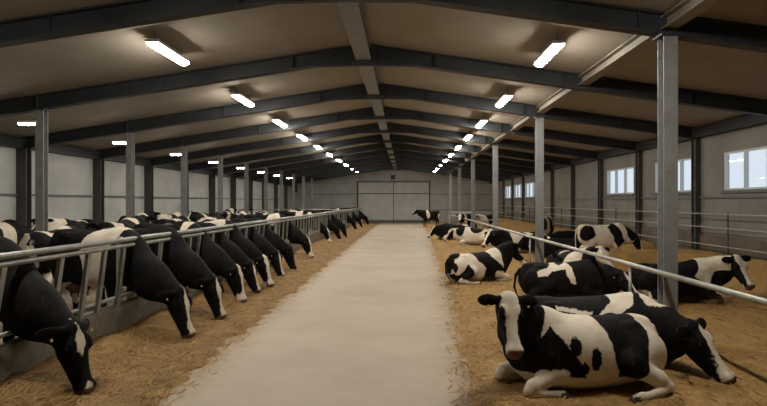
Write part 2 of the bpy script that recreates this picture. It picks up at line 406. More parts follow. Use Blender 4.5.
def terrain(name, fz, xs, ys, m):
    X, Y = np.meshgrid(xs, ys, indexing='ij'); Z = fz(X, Y)
    nx, ny = X.shape
    V = np.stack([X, Y, Z], -1).reshape(-1, 3)
    I = np.arange(nx * ny).reshape(nx, ny)
    Fq = np.stack([I[:-1,:-1], I[1:,:-1], I[1:,1:], I[:-1,1:]], -1).reshape(-1, 4)
    keep = (V[Fq][:,:,2].max(1) > -.02)
    return np_mesh(name, V, Fq[keep], m)
def np_mesh(name, V, Fq, m, coat=None):
    me = bpy.data.meshes.new(name)
    me.vertices.add(len(V)); me.vertices.foreach_set('co', np.asarray(V, np.float32).ravel())
    n = Fq.shape[1]
    me.loops.add(Fq.size); me.loops.foreach_set('vertex_index', Fq.astype(np.int32).ravel())
    me.polygons.add(len(Fq)); me.polygons.foreach_set('loop_start', np.arange(0, Fq.size, n, dtype=np.int32))
    me.polygons.foreach_set('loop_total', np.full(len(Fq), n, np.int32))
    me.polygons.foreach_set('use_smooth', np.ones(len(Fq), bool))
    me.update(calc_edges=True); me.validate()
    me.materials.append(M[m])
    o = bpy.data.objects.new(name, me); COL.objects.link(o)
    return o
ysr = np.concatenate([np.arange(-2.9, 4, .25), np.arange(4, 16, .06), np.arange(16, 53.2, .16)])
o = terrain('straw_bedding', bed_z, np.arange(.2, 8.25, .05), ysr, 'straw'); tag(o, 'golden straw bedding covering the right side of the barn floor', 'straw', kind='stuff')
o = terrain('feed_strip', feed_z, np.arange(-4.0, -2.0, .04), ysr, 'feed'); tag(o, 'brown chopped feed strewn along the left feed barrier', 'feed', kind='stuff')

def blades(name, n, sampler, fz, label, cat):
    V = []; Fq = []
    for i in range(n):
        x, y = sampler()
        z = max(float(fz(x, y)), 0) + .004
        a = random.uniform(0, math.pi); L = random.uniform(.04, .13); w = random.uniform(.002, .0045) * (1 + y / 14)
        tz = random.uniform(-.01, .03)
        d = (math.cos(a) * L / 2, math.sin(a) * L / 2); q = (-math.sin(a) * w, math.cos(a) * w)
        k = len(V)
        V += [(x - d[0] - q[0], y - d[1] - q[1], z), (x - d[0] + q[0], y - d[1] + q[1], z + .003), (x + d[0] + q[0], y + d[1] + q[1], z + tz + .006), (x + d[0] - q[0], y + d[1] - q[1], z + tz + .003),
              (x, y, z + .008)]
        Fq += [(k, k+1, k+4), (k+1, k+2, k+4), (k+2, k+3, k+4), (k+3, k, k+4)]
    o = np_mesh(name, np.array(V), np.array(Fq), 'blade'); tag(o, label, cat, kind='stuff')
def s_right():
    y = 4.5 + 20 * random.random() ** 2
    return np.interp(y, EY, EX) + (random.random() ** 1.2) * 6.2 - .22 * random.random() ** 2, y
def s_left():
    y = 4.5 + 22 * random.random() ** 2
    return -2.5 - random.random() * 1.45 + (.30 * random.random() ** 2), y
blades('loose_straw', 16000, s_right, bed_z, 'loose straw stalks lying over the bedding on the right', 'straw')
blades('loose_stalks', 7000, s_left, feed_z, 'loose pale stalks lying over the feed on the left', 'straw')

# ------------------------------------------------------------------ feed barrier (left)
XR = -4.02
b = BM(); add_prism(b, [(-4.14, 0), (-3.99, 0), (-4.0, .54), (-4.02, .56), (-4.12, .56), (-4.14, .54)], YN, YF - .1, 'y')
cu = obj('feed_curb', b, 'curb'); tag(cu, 'low stained concrete curb under the left feed barrier', 'curb')

# feeding cows: image nose x,y -> world
NOSE = [(90, 394), (192, 338), (223, 320), (247, 302), (259, 293), (272, 287.5), (283.5, 277), (297, 270), (313, 258), (331, 243), (341, 239.5), (348, 237), (357, 230), (363, 227.5), (369, 224.5)]
FEED = []
for px, py in NOSE:
    Y = F * 1.95 / (py - 202); FEED.append(((px - 405) * Y / F, Y))
YAW = [R(-17), R(-20), R(-17), R(-18), R(-14), R(-12), R(-15), R(-10), R(-12), R(-8), R(-6), R(-8), R(-5), R(-5), R(-3)]
cross = [y - math.tan(a) * (XR - x) * -1 * -1 for (x, y), a in zip(FEED, YAW)]
cross = [y + (XR - x) * math.tan(a) for (x, y), a in zip(FEED, YAW)]
t = empty('feed_barrier', (XR, 0, 0)); tag(t, 'long galvanised feed barrier with slanted bars, rail over the cows necks', 'barrier')
for z, r, dx in ((1.455, .036, 0), (1.375, .03, .02)):
    b = BM(); add_tube(b, [(dx, YN + .3, z), (dx, YF - 1.0, z)], r, 12); obj('top_rail', b, 'galv', t, True)
b = BM(); add_tube(b, [(-.03, YN + .3, .66), (-.03, YF - 1.0, .66)], .025, 10); obj('bottom_rail', b, 'galv', t, True)
ybar = [1.6, 2.9, 4.4, 5.6, 6.55, 7.12, 7.5]
y = 8.0
while y < 51.5: ybar.append(y); y += .62 if y < 30 else 1.0
for y in ybar:
    for c in cross:
        if abs(y - c) < .26: y = c + math.copysign(.27, y - c)
    b = BM(); w = .036
    add_prism(b, [(y - w, 1.37), (y + w, 1.37), (y - .2 + w, .56), (y - .2 - w, .56)], -.02, .025, 'x')
    obj('bar', b, 'galv', t)
for y in np.arange(3.4, 52, 4.8):
    b = BM()
    for c in cross:
        if abs(y - c) < .35: y = c + math.copysign(.36, y - c)
    add_box(b, -.1, -.04, y - .03, y + .03, .56, 1.5); obj('post', b, 'galv', t)

# right rail
t = empty('pen_rail', (3.66, 0, 0)); tag(t, 'single pale steel rail on thin posts along the right straw pen', 'rail')
b = BM(); add_tube(b, [(0, .5, .985), (0, 46, .985)], .037, 14); obj('top_rail', b, 'rail', t, True)
for y in (1.8, 9.1, 16.4, 23.7, 31, 38.3, 45.6):
    b = BM(); add_tube(b, [(0, y, 0), (0, y, .96)], .024, 10); obj('post', b, 'pipe_dim', t, True)
b = BM(); add_tube(b, [(.0, 16.4, .14), (.06, 19.4, .2)], .02, 8); obj('lower_rail', b, 'rail', t, True)
# wall fence on the right
t = empty('wall_fence', (7.95, 0, 0)); tag(t, 'three thin steel pipes fencing the right wall below the windows', 'fence')
for z in (1.69, 1.34, .88):
    b = BM(); add_tube(b, [(0, 2, z), (0, 48, z)], .015, 8); obj('pipe', b, 'pipe_dim', t, True)
for y in list(np.arange(6.5, 48, 7.37)):
    b = BM(); add_tube(b, [(.045, y, 0), (.045, y, 1.74)], .022, 8); obj('post', b, 'pilaster', t, True)
# cross fences
t = empty('cross_fence', (3.66, 31.05, 0)); tag(t, 'pipe fence crossing the far end of the right pen', 'fence')
for z, x1 in ((1.42, 4.2), (1.0, 4.2)):
    b = BM(); add_tube(b, [(-1.2 if z > 1.2 else .05, 0, z), (x1, 0, z)], .024, 8); obj('pipe', b, 'pipe_dim', t, True)
for x in (-1.2, 1.5, 4.2):
    b = BM(); add_tube(b, [(x, .045, 0), (x, .045, 1.45)], .024, 8); obj('post', b, 'pipe_dim', t, True)
t = empty('cross_fence', (-4.3, 36.0, 0)); tag(t, 'pipe fence crossing the left pen behind the standing cows', 'fence')
for z in (1.52, 1.2):
    b = BM(); add_tube(b, [(-6.4, 0, z), (0, 0, z)], .024, 8); obj('pipe', b, 'pipe_dim', t, True)
for x in (-6.4, -3.2, -.02):
    b = BM(); add_tube(b, [(x, .045, .1), (x, .045, 1.55)], .024, 8); obj('post', b, 'pipe_dim', t, True)

# ------------------------------------------------------------------ cows: implicit surfaces meshed with surface nets
class Body:
    def __init__(s): s.pr = []; s.head = None; s.hooves = []; s.tail = None
    def cone(s, a, ra, b_, rb, g, k=.05): s.pr.append(('c', np.array(a, float), ra, np.array(b_, float), rb, g, k))
    def chain(s, pts, g, k=.05):
        for (p, r), (q, r2) in zip(pts[:-1], pts[1:]): s.cone(p, r, q, r2, g, k)
    def ell(s, c, rad, g, k=.05, rot=None): s.pr.append(('e', np.array(c, float), np.array(rad, float), np.eye(3) if rot is None else rot, g, k))
    def sec(s, st, g, k=.05, o=(0,0,0), rot=None, n=2.3): s.pr.append(('s', np.array(st, float), np.array(o, float), np.eye(3) if rot is None else rot, n, g, k))
def prim_d(p, P):
    if p[0] == 'c':
        _, a, ra, b_, rb, g, k = p
        ab = b_ - a; t = np.clip(((P - a) @ ab) / (ab @ ab), 0, 1)
        return np.linalg.norm(P - a - t[..., None] * ab, axis=-1) - (ra + (rb - ra) * t)
    if p[0] == 'e':
        _, c, r, rot, g, k = p
        q = (P - c) @ rot
        k0 = np.linalg.norm(q / r, axis=-1); k1 = np.linalg.norm(q / (r * r), axis=-1)
        return np.where(k0 < 1e-6, -r.min(), k0 * (k0 - 1) / np.maximum(k1, 1e-6))
    _, st, o, rot, n, g, k = p
    q = (P - o) @ rot; x = q[..., 0]; xs = st[:, 0]; xc = np.clip(x, xs[0], xs[-1])
    cy, cz, a, b_ = (np.interp(xc, xs, st[:, i]) for i in (1, 2, 3, 4))
    u = np.abs(q[..., 1] - cy) / a; v = np.abs(q[..., 2] - cz) / b_
    d = ((u ** n + v ** n) ** (1 / n) - 1) * np.minimum(a, b_)
    out = np.abs(x - xc)
    return np.where(out > 0, np.sqrt(np.maximum(d, 0) ** 2 + out ** 2), d)
def prim_box(p):
    if p[0] == 'c':
        r = max(p[2], p[4]); return np.minimum(p[1], p[3]) - r, np.maximum(p[1], p[3]) + r
    if p[0] == 'e':
        e = np.sqrt(((p[3] * p[2]) ** 2).sum(1)); return p[1] - e, p[1] + e
    st, o, rot = p[1], p[2], p[3]
    C = []
    for r in st:
        for sy in (-1, 1):
            for sz in (-1, 1): C.append(o + rot @ np.array([r[0], r[1] + sy * r[3], r[2] + sz * r[4]]))
    C = np.array(C); return C.min(0) - .01, C.max(0) + .01
def pgk(p): return p[-2], p[-1]
def smoothen(xs_st, n=4):
    st = np.array(xs_st, float); x = st[:, 0]
    xx = np.linspace(x[0], x[-1], (len(x) - 1) * n + 1)
    out = [xx]
    for i in range(1, st.shape[1]):
        y = st[:, i]; m = np.gradient(y, x)
        j = np.clip(np.searchsorted(x, xx, side='right') - 1, 0, len(x) - 2)
        h = x[j+1] - x[j]; t = (xx - x[j]) / h
        out.append((2*t**3-3*t**2+1)*y[j] + (t**3-2*t**2+t)*h*m[j] + (-2*t**3+3*t**2)*y[j+1] + (t**3-t**2)*h*m[j+1])
    return np.stack(out, 1)
def mesh_body(B, h):
    bx = [prim_box(p) for p in B.pr]
    lo = np.min([q[0] for q in bx], 0) - 3 * h; hi = np.max([q[1] for q in bx], 0) + 3 * h
    n = np.ceil((hi - lo) / h).astype(int) + 1
    D = np.full(n, .3, np.float32)
    ax = [lo[i] + h * np.arange(n[i]) for i in range(3)]
    for p, (a, c) in zip(B.pr, bx):
        g, k = pgk(p); mg = k + 2.5 * h
        i0 = np.maximum(np.floor((a - mg - lo) / h).astype(int), 0); i1 = np.minimum(np.ceil((c + mg - lo) / h).astype(int) + 1, n)
        s = tuple(slice(i0[i], i1[i]) for i in range(3))
        P = np.stack(np.meshgrid(*[ax[i][s[i]] for i in range(3)], indexing='ij'), -1)
        d = prim_d(p, P); o = D[s]
        hh = np.clip(k - np.abs(d - o), 0, None) / k
        D[s] = np.minimum(d, o) - hh * hh * k * .25
    ins = D < 0
    cnt = np.zeros(n - 1, np.int8)
    for i in (0, 1):
        for j in (0, 1):
            for l in (0, 1): cnt += ins[i:n[0]-1+i, j:n[1]-1+j, l:n[2]-1+l]
    act = (cnt > 0) & (cnt < 8); idx = np.argwhere(act)
    vid = np.full(act.shape, -1, np.int64); vid[act] = np.arange(len(idx))
    acc = np.zeros((len(idx), 3)); num = np.zeros(len(idx))
    cor = np.array([(i, j, l) for i in (0, 1) for j in (0, 1) for l in (0, 1)])
    vals = [D[tuple((idx + c).T)] for c in cor]
    for a in range(8):
        for c in range(a + 1, 8):
            if np.abs(cor[a] - cor[c]).sum() != 1: continue
            va, vb = vals[a], vals[c]; m = (va < 0) != (vb < 0)
            t = np.where(m, va / np.where(m, va - vb, 1), 0)
            acc[m] += (cor[a] + t[:, None] * (cor[c] - cor[a]))[m]; num[m] += 1
    V = lo + h * (idx + acc / num[:, None])
    Q = []
    for axis in range(3):
        s0 = [slice(1, -1)] * 3; s0[axis] = slice(0, -1); s1 = [slice(1, -1)] * 3; s1[axis] = slice(1, None)
        A = ins[tuple(s0)]; C = ins[tuple(s1)]
        e = np.argwhere(A != C); base = e + 1; base[:, axis] -= 1
        flip = A[tuple(e.T)]
        u, v = (axis + 1) % 3, (axis + 2) % 3
        def cell(du, dv):
            q = base.copy(); q[:, u] -= du; q[:, v] -= dv; return vid[tuple(q.T)]
        q = np.stack([cell(1, 1), cell(0, 1), cell(0, 0), cell(1, 0)], 1)
        q[~flip] = q[~flip][:, ::-1]; Q.append(q)
    Q = np.concatenate(Q); Q = Q[(Q >= 0).all(1)]
    # one light relaxation keeps the shading clean
    for _ in range(2):
        S = np.zeros_like(V); N = np.zeros(len(V))
        for i in range(4):
            np.add.at(S, Q[:, i], V[Q[:, (i+1) % 4]]); np.add.at(N, Q[:, i], 1)
        V = .5 * V + .5 * S / np.maximum(N, 1)[:, None]
    return V, Q
def head_frame(yaw, pitch, roll=0):
    cy, sy, cp, sp = math.cos(yaw), math.sin(yaw), math.cos(pitch), math.sin(pitch)
    d = np.array([cp*cy, cp*sy, -sp]); l = np.array([-sy, cy, 0]); u = np.cross(d, l)
    l2 = l * math.cos(roll) + u * math.sin(roll); u2 = np.cross(d, l2)
    return np.stack([d, l2, u2], 1)
HEAD = smoothen([(-.075, 0, -.035, .05, .05), (-.04, 0, -.04, .088, .085), (.02, 0, -.055, .108, .108), (.10, 0, -.068, .113, .122), (.18, 0, -.072, .112, .122),
        (.27, 0, -.068, .092, .105), (.36, 0, -.058, .073, .088), (.43, 0, -.05, .070, .08), (.50, 0, -.046, .077, .078), (.545, 0, -.046, .066, .064), (.57, 0, -.046, .035, .035)])
def add_head(B, poll, yaw, pitch, roll=0, ear=0.0, hs=1.0):
    Rm = head_frame(yaw, pitch, roll); poll = np.array(poll, float)
    H = HEAD * hs
    B.sec(H, 'head', .03, poll, Rm, 2.2)
    W = lambda x, y, z: poll + Rm @ (np.array([x, y, z]) * hs)
    for s in (-1, 1):
        B.ell(W(.155, s * .098, .012), np.array((.045, .026, .03)) * hs, 'head', .025, Rm)
        B.ell(W(.13, s * .075, .035), np.array((.06, .035, .022)) * hs, 'head', .03, Rm)
        ea = R(8 + ear)
        # ear: flattened leaf reaching sideways
        ed = np.array([math.sin(ea) * -.15 + .02, s * math.cos(ea), -math.sin(ea)]); ed /= np.linalg.norm(ed)
        en = np.array([.35, 0, 1.0]); en -= ed * (en @ ed); en /= np.linalg.norm(en)
        er = np.cross(en, ed)
        rot = Rm @ np.stack([ed, er, en], 1)
        root = np.array([.0, s * .10, -.01]); c = root + ed * .105
        B.ell(W(*c), np.array((.108, .062, .021)) * hs, 'ear', .02, rot)
        B.cone(W(*(root - ed * .03)), .035 * hs, W(*(root + ed * .06)), .03 * hs, 'ear', .025)
        B.ell(W(.50, s * .042, .0), np.array((.045, .035, .038)) * hs, 'head', .02, Rm)
    B.cone(W(.10, 0, -.155), .055 * hs, W(.40, 0, -.10), .045 * hs, 'head', .05)
    B.head = (poll, Rm, hs)
def foot(B, p, heading): B.hooves.append((np.array(p, float), heading))
TR_ST = smoothen([(-.86, 0, 1.15, .07, .09), (-.80, 0, 1.13, .17, .21), (-.66, 0, 1.08, .245, .30), (-.45, 0, 1.03, .29, .36), (-.2, 0, .985, .325, .405), (.05, 0, .975, .335, .42),
        (.3, 0, .99, .30, .405), (.5, 0, 1.02, .24, .38), (.66, 0, 1.04, .20, .31), (.78, 0, 1.06, .13, .19), (.83, 0, 1.07, .06, .09)])
TR_LY = smoothen([(-.88, 0, .44, .07, .08), (-.82, 0, .42, .18, .20), (-.68, 0, .39, .28, .31), (-.45, 0, .375, .35, .36), (-.2, 0, .375, .40, .375), (.05, 0, .38, .42, .385),
        (.3, 0, .39, .385, .385), (.5, 0, .40, .30, .37), (.66, 0, .42, .235, .31), (.78, 0, .45, .16, .20), (.84, 0, .47, .07, .09)])
def neck(B, bx, bz, poll, Rm_yaw, pitch, up=.16, lo=.2, by=0.0):
    """deep neck: crest line and throat line, both ending at the back of the skull"""
    poll = np.array(poll, float); Rm = head_frame(Rm_yaw, pitch)
    pc = poll + Rm @ np.array([.0, 0, -.04]); pt = poll + Rm @ np.array([.08, 0, -.13])
    m1 = (np.array([bx - .08, by, bz + .13]) * .5 + pc * .5) ; m2 = (np.array([bx + .1, by, bz - .15]) * .5 + pt * .5)
    B.chain([((bx - .12, by, bz + .13), up + .03), (m1, up - .025), (pc, .10)], 'neck', .12)
    B.chain([((bx + .06, by, bz - .12), lo + .02), (m2, lo - .045), (pt, .095)], 'neck', .14)
def tailpiece(B, pts): B.chain([(p, r) for p, r in zip(pts, (.045, .03, .024, .02, .018))], 'tail', .02); B.tail = pts[-1]
def standing(poll=(1.30, 0, 1.45), yaw=0, pitch=R(35), roll=0, step=0.0, feed=False, ear=0, tail=.03, hs=1.05):
    B = Body()
    B.sec(TR_ST, 'trunk', .06)
    B.ell((.38 if feed else .45, 0, 1.31), (.26, .10, .12), 'trunk', .1)
    B.ell((-.62, 0, 1.33), (.2, .14, .06), 'trunk', .08)
    fx = .40 if feed else .50
    for s, st in ((1, step), (-1, -step)):
        B.ell((-.46, s * .22, 1.30), (.09, .06, .07), 'trunk', .07)
        B.ell((.47, s * .19, .98), (.17, .085, .30), 'trunk', .08)
        B.chain([((.52, s*.18, .90), .12), ((.43 + .1*st, s*.19, .72), .095), ((fx + .03 + .3*st, s*.17, .42), .058)], 'frontup', .06)
        kx = fx + .3*st
        B.chain([((kx + .03, s*.17, .42), .058), ((kx + .005, s*.17, .36), .046), ((kx, s*.165, .16), .036), ((kx + .01, s*.165, .11), .043), ((kx + .05, s*.165, .045), .047)], 'frontlow', .025)
        foot(B, (kx + .055, s*.165, 0), 0)
        B.ell((-.60, s*.17, .98), (.22, .12, .27), 'trunk', .08)
        B.chain([((-.56, s*.18, .95), .16), ((-.45, s*.21, .76), .13), ((-.62 - .2*st, s*.185, .58), .08), ((-.71 - .3*st, s*.17, .50), .06)], 'hindup', .07)
        hx = -.71 - .3*st
        B.chain([((hx, s*.17, .50), .06), ((hx + .01, s*.165, .42), .05), ((hx + .04, s*.165, .17), .038), ((hx + .05, s*.165, .11), .045), ((hx + .09, s*.165, .045), .048)], 'hindlow', .025)
        foot(B, (hx + .095, s*.165, 0), 0)
    B.ell((-.42, 0, .60), (.22, .17, .15), 'udder', .05)
    for s in (-1, 1):
        for x in (-.34, -.48): B.cone((x, s*.075, .5), .022, (x + .01, s*.08, .41), .014, 'udder', .02)
    tailpiece(B, [(-.80, 0, 1.33), (-.90, tail*.3, 1.22), (-.925, tail, .95), (-.92, tail*1.3, .7), (-.90, tail*1.5, .52)])
    neck(B, .55 if feed else .62, 1.03 if feed else 1.10, poll, yaw, pitch, .165 if feed else .16, .26 if feed else .2)
    add_head(B, poll, yaw, pitch, roll, ear, hs)
    return B
def lying(poll=(1.12, 0, .98), yaw=0, pitch=R(35), roll=0, side=1, ear=0, front='fold', front2='fold', nb=(.60, .52), tail=None, ts=None, hs=1.03, thick=0):
    """side=+1: hind feet come out on the left flank"""
    B = Body(); s = side
    B.sec(TR_LY, 'trunk', .06)
    B.ell((.44, 0, .69), (.30, .11, .11), 'trunk', .1)
    B.ell((-.6, 0, .68), (.2, .13, .07), 'trunk', .08)
    for q in (1, -1):
        B.ell((-.47, q*.22, .66), (.09, .06, .07), 'trunk', .08)
        B.ell((.46, q*.22, .42), (.17, .09, .25), 'trunk', .08)
    # hind leg of the upper side: thigh up the flank, hock low, foot forwards
    B.ell((-.55, s*.30, .38), (.26, .13, .26), 'hindup', .09)
    B.chain([((-.55, s*.28, .42), .17), ((-.33, s*.40, .33), .12)], 'hindup', .08)
    B.chain([((-.33, s*.40, .33), .12), ((-.60, s*.47, .18), .08), ((-.70, s*.48, .10), .062)], 'hindup', .05)
    B.chain([((-.70, s*.48, .10), .062), ((-.58, s*.53, .065), .05), ((-.40, s*.58, .045), .04), ((-.34, s*.59, .048), .046), ((-.27, s*.60, .045), .045)], 'hindlow', .03)
    foot(B, (-.255, s*.60, 0.0), .15 * s)
    # the other hind leg mostly under the body
    B.chain([((-.5, -s*.28, .36), .17), ((-.28, -s*.36, .22), .12), ((-.55, -s*.36, .10), .07)], 'trunk', .08)
    for q, mode in ((s, front), (-s, front2)):
        B.chain([((.50, q*.22, .40), .13), ((.40, q*.27, .24), .10)], 'frontup', .07)
        if mode == 'fold':
            B.chain([((.40, q*.27, .24), .095), ((.70, q*.30, .13), .068)], 'frontlow', .05)
            B.chain([((.70, q*.30, .13), .068), ((.735, q*.305, .085), .06), ((.62, q*.33, .055), .042), ((.47, q*.34, .045), .04), ((.40, q*.345, .045), .045)], 'frontlow', .03)
            foot(B, (.385, q*.345, 0), math.pi)
        elif mode == 'fold2':
            B.chain([((.40, q*.27, .24), .095), ((.80, q*.24, .15), .07)], 'frontlow', .05)
            B.chain([((.80, q*.24, .15), .07), ((.845, q*.24, .09), .06), ((.72, q*.25, .055), .042), ((.57, q*.26, .045), .04), ((.5, q*.265, .045), .045)], 'frontlow', .03)
            foot(B, (.485, q*.265, 0), math.pi)
        elif mode == 'out':
            B.chain([((.45, q*.25, .24), .09), ((.80, q*.22, .19), .07), ((.86, q*.22, .16), .062)], 'frontlow', .05)
            B.chain([((.86, q*.22, .16), .06), ((.98, q*.225, .07), .048), ((1.08, q*.23, .05), .042)], 'frontlow', .03)
            foot(B, (1.12, q*.23, 0), 0)
    q = ts or s
    tailpiece(B, tail or [(-.84, 0, .60), (-.93, q*.05, .50), (-.96, q*.14, .28), (-.90, q*.28, .09), (-.78, q*.42, .04)])
    neck(B, nb[0], nb[1], poll, yaw, pitch, .16 + thick * .4, .19 + thick)
    add_head(B, poll, yaw, pitch, roll, ear, hs)
    return B

# ------------------------------------------------------------------ coat
def warp(P, seed, amp=.035):
    r = np.random.default_rng(seed); W = P.copy()
    for f, a in ((4.5, amp), (11, amp * .45), (23, amp * .25)):
        for i in range(3):
            d = r.normal(size=3); d /= np.linalg.norm(d); d2 = r.normal(size=3); d2 /= np.linalg.norm(d2)
            W[:, i] += a * np.sin(f * (P @ d) + r.uniform(0, 6.3)) * np.cos(f * .8 * (P @ d2) + r.uniform(0, 6.3)) * 1.3
    return W
def poly_sd(x, z, poly):
    p = np.array(poly, float); n = len(p); d = np.full(len(x), 1e9); ins = np.zeros(len(x), bool)
    for i in range(n):
        a, c = p[i], p[(i+1) % n]; e = c - a
        t = np.clip(((x - a[0])*e[0] + (z - a[1])*e[1]) / (e @ e), 0, 1)
        d = np.minimum(d, np.hypot(x - a[0] - t*e[0], z - a[1] - t*e[1]))
        cond = ((a[1] > z) != (c[1] > z))
        xi = a[0] + (z - a[1]) / (c[1] - a[1] + 1e-12) * e[0]
        ins ^= cond & (x < xi)
    return np.where(ins, d, -d)
def coat(B, V, spec, seed):
    """spec: base, marks [(w|b, 'poly', pts) | (w|b, 'ell', c, r)], blaze width profile, legs, muzzle, belly"""
    P = V; gs = ['trunk', 'neck', 'head', 'ear', 'frontup', 'frontlow', 'hindup', 'hindlow', 'udder', 'tail']
    gd = {g: np.full(len(V), 9.0) for g in gs}
    for p in B.pr:
        g, k = pgk(p); gd[g] = np.minimum(gd[g], prim_d(p, P))
    W = warp(P, seed, spec.get('warp', .035))
    f = np.full(len(V), .2 if spec.get('base', 'b') == 'w' else -.2)
    for m in spec.get('marks', []):
        if m[1] == 'poly':
            d = poly_sd(W[:, 0], W[:, 2], m[2])
            if len(m) > 3: d = np.minimum(d, m[3] * W[:, 1])      # one flank only
        else:
            q = (W - np.array(m[2])) / np.array(m[3]); d = (1 - np.linalg.norm(q, axis=1)) * min(m[3])
        f = np.maximum(f, d) if m[0] == 'w' else np.minimum(f, -d)
    if spec.get('belly'):
        f = np.maximum(f, np.where(gd['head'] > .05, spec['belly'] - W[:, 2] - 9 * (gd['trunk'] > .1), -1))
    near = lambda g: .025 - gd[g]
    for g, c in spec.get('legs', {}).items():
        d = .03 - gd[g]
        if g in ('frontlow', 'hindlow', 'frontup', 'hindup', 'tail'):
            side = spec.get('legside')
            f = np.maximum(f, d) if c == 'w' else np.minimum(f, -d)
    # head: own coordinates
    poll, Rm, hs = B.head
    q = ((P - poll) @ Rm) / hs
    hd = np.minimum(gd['head'], gd['ear']); inh = (gd['head'] < .02) & (q[:, 0] > -.09) | (gd['ear'] < .015)
    qn = q + .012 * np.sin(q[:, [1, 2, 0]] * 40 + seed)
    bl = spec.get('blaze', [(-.1, .02), (0, .035), (.1, .05), (.2, .032), (.35, .04), (.47, .075), (.6, .1)])
    bx_, bw = np.array(bl).T
    wd = np.interp(qn[:, 0], bx_, bw)
    hf = np.minimum(wd - np.abs(qn[:, 1] - spec.get('bshift', 0)), qn[:, 2] + .035 + np.clip((q[:, 0] - .38) * 1.2, 0, .2))
    if spec.get('headwhite'): hf = np.maximum(hf, .1)
    hf = np.where(gd['ear'] < gd['head'] - .004, -.2, hf)
    f = np.where(inh, hf, f)
    pink = np.where(inh, np.minimum(q[:, 0] - .515 - .02 * np.abs(q[:, 2]), .05 + 0*q[:, 0]) - np.clip(-.075 - q[:, 2], 0, 1) * .8, -.2)
    pink = np.where(inh & (spec.get('nose', 'pink') == 'black'), -.2, pink)
    pink = np.where(gd['udder'] < .012, np.maximum(pink, .02 - gd['udder']), pink)
    low = spec.get('dirt', .22)
    dirt = np.clip((low - P[:, 2]) / low, 0, 1) * .75
    dirt = np.where(inh, 0, dirt)
    C = np.stack([np.clip(f, -.2, .2), pink, dirt, np.ones(len(V))], 1).astype(np.float32)
    return C
def ball(bm, c, r, m=None, seg=12):
    bmesh.ops.create_uvsphere(bm, u_segments=seg, v_segments=seg // 2 + 2, radius=1, matrix=Matrix.Translation(c) @ (m or Matrix.Identity(4)) @ Matrix.Diagonal((*r, 1)))
def details(B, root, level):
    poll, Rm, hs = B.head
    W = lambda x, y, z: Vector(poll + Rm @ (np.array([x, y, z]) * hs))
    M4 = Matrix([[*Rm[i], 0] for i in range(3)] + [[0, 0, 0, 1]])
    for s in (-1, 1):
        bm = BM(); ball(bm, W(.158, s * .116, .010), (.021 * hs, .012 * hs, .017 * hs), M4); obj('eye', bm, 'eye', root, True)
        if level > 1:
            bm = BM(); ball(bm, W(.548, s * .034, .0), (.012 * hs, .010 * hs, .016 * hs), M4); obj('nostril', bm, 'nostril', root, True)
        bm = BM()
        c = W(.03, s * .20, -.04); e = M4.to_3x3()
        for sx in (-1, 1):
            pass
        pts = [(-.011, -.012), (.011, -.012), (.013, .016), (0, .024), (-.013, .016)]
        vs = []
        for n_ in (-.004, .004):
            vs.append([bm.verts.new(c + e @ Vector((p[1] * .9 + .02, p[0], .012 + n_))) for p in pts])
        bm.faces.new(vs[0][::-1]); bm.faces.new(vs[1])
        for i in range(5): bm.faces.new((vs[0][i], vs[0][(i+1) % 5], vs[1][(i+1) % 5], vs[1][i]))
        obj('ear_tag', bm, 'tag', root)
    if level > 1:
        for p, a in B.hooves:
            bm = BM()
            for s in (-1, 1):
                lo_ = [(-.05, -.022), (.05, -.018), (.085, 0), (.05, .022), (-.05, .024)]; hi_ = [(-.042, -.018), (.015, -.016), (.03, 0), (.012, .018), (-.042, .018)]
                A = [bm.verts.new((x, y + s * .027, .002)) for x, y in lo_]; C = [bm.verts.new((x, y + s * .024, .072)) for x, y in hi_]
                bm.faces.new(A[::-1]); bm.faces.new(C)
                for i in range(5): bm.faces.new((A[i], A[(i+1) % 5], C[(i+1) % 5], C[i]))
            bmesh.ops.transform(bm, matrix=Matrix.Translation(Vector(p)) @ Matrix.Rotation(a, 4, 'Z'), verts=bm.verts)
            obj('hoof', bm, 'hoof', root, bevel=.006)
    if B.tail is not None:
        bm = BM(); p = Vector(B.tail)
        flat = p.z < .2
        for i in range(7):
            a = i * .9; dv = Vector((.02 * math.cos(a), .02 * math.sin(a), 0))
            if flat: ps = [p + dv * .4, p + Vector((.09, .04 * math.cos(a), .012)), p + Vector((.19, .09 * math.sin(a * 1.7), -.005))]
            else: ps = [p + Vector((0, 0, .04)) + dv * .4, p + dv * 1.2 + Vector((0, 0, -.12)), p + dv * .9 + Vector((0, 0, -.27))]
            add_tube(bm, ps, [.014, .016, .004], 6)
        obj('tail_switch', bm, 'hair_black', root, True)

CACHE = {}
def make_cow(key, builder, h, loc, rz, spec, label, group, scale=1.0, level=2, seed=1, cat='cow'):
    if (key, h) not in CACHE:
        B = builder(); CACHE[(key, h)] = (B,) + mesh_body(B, h)
    B, V, Q = CACHE[(key, h)]
    o = np_mesh('cow', V, Q, 'cow')
    at = o.data.attributes.new('coat', 'FLOAT_COLOR', 'POINT')
    at.data.foreach_set('color', coat(B, V, spec, seed).ravel())
    o.location = loc; o.rotation_euler = (0, 0, rz); o.scale = (scale,) * 3
    tag(o, label, cat, group)
    if level: details(B, o, level)
    return o

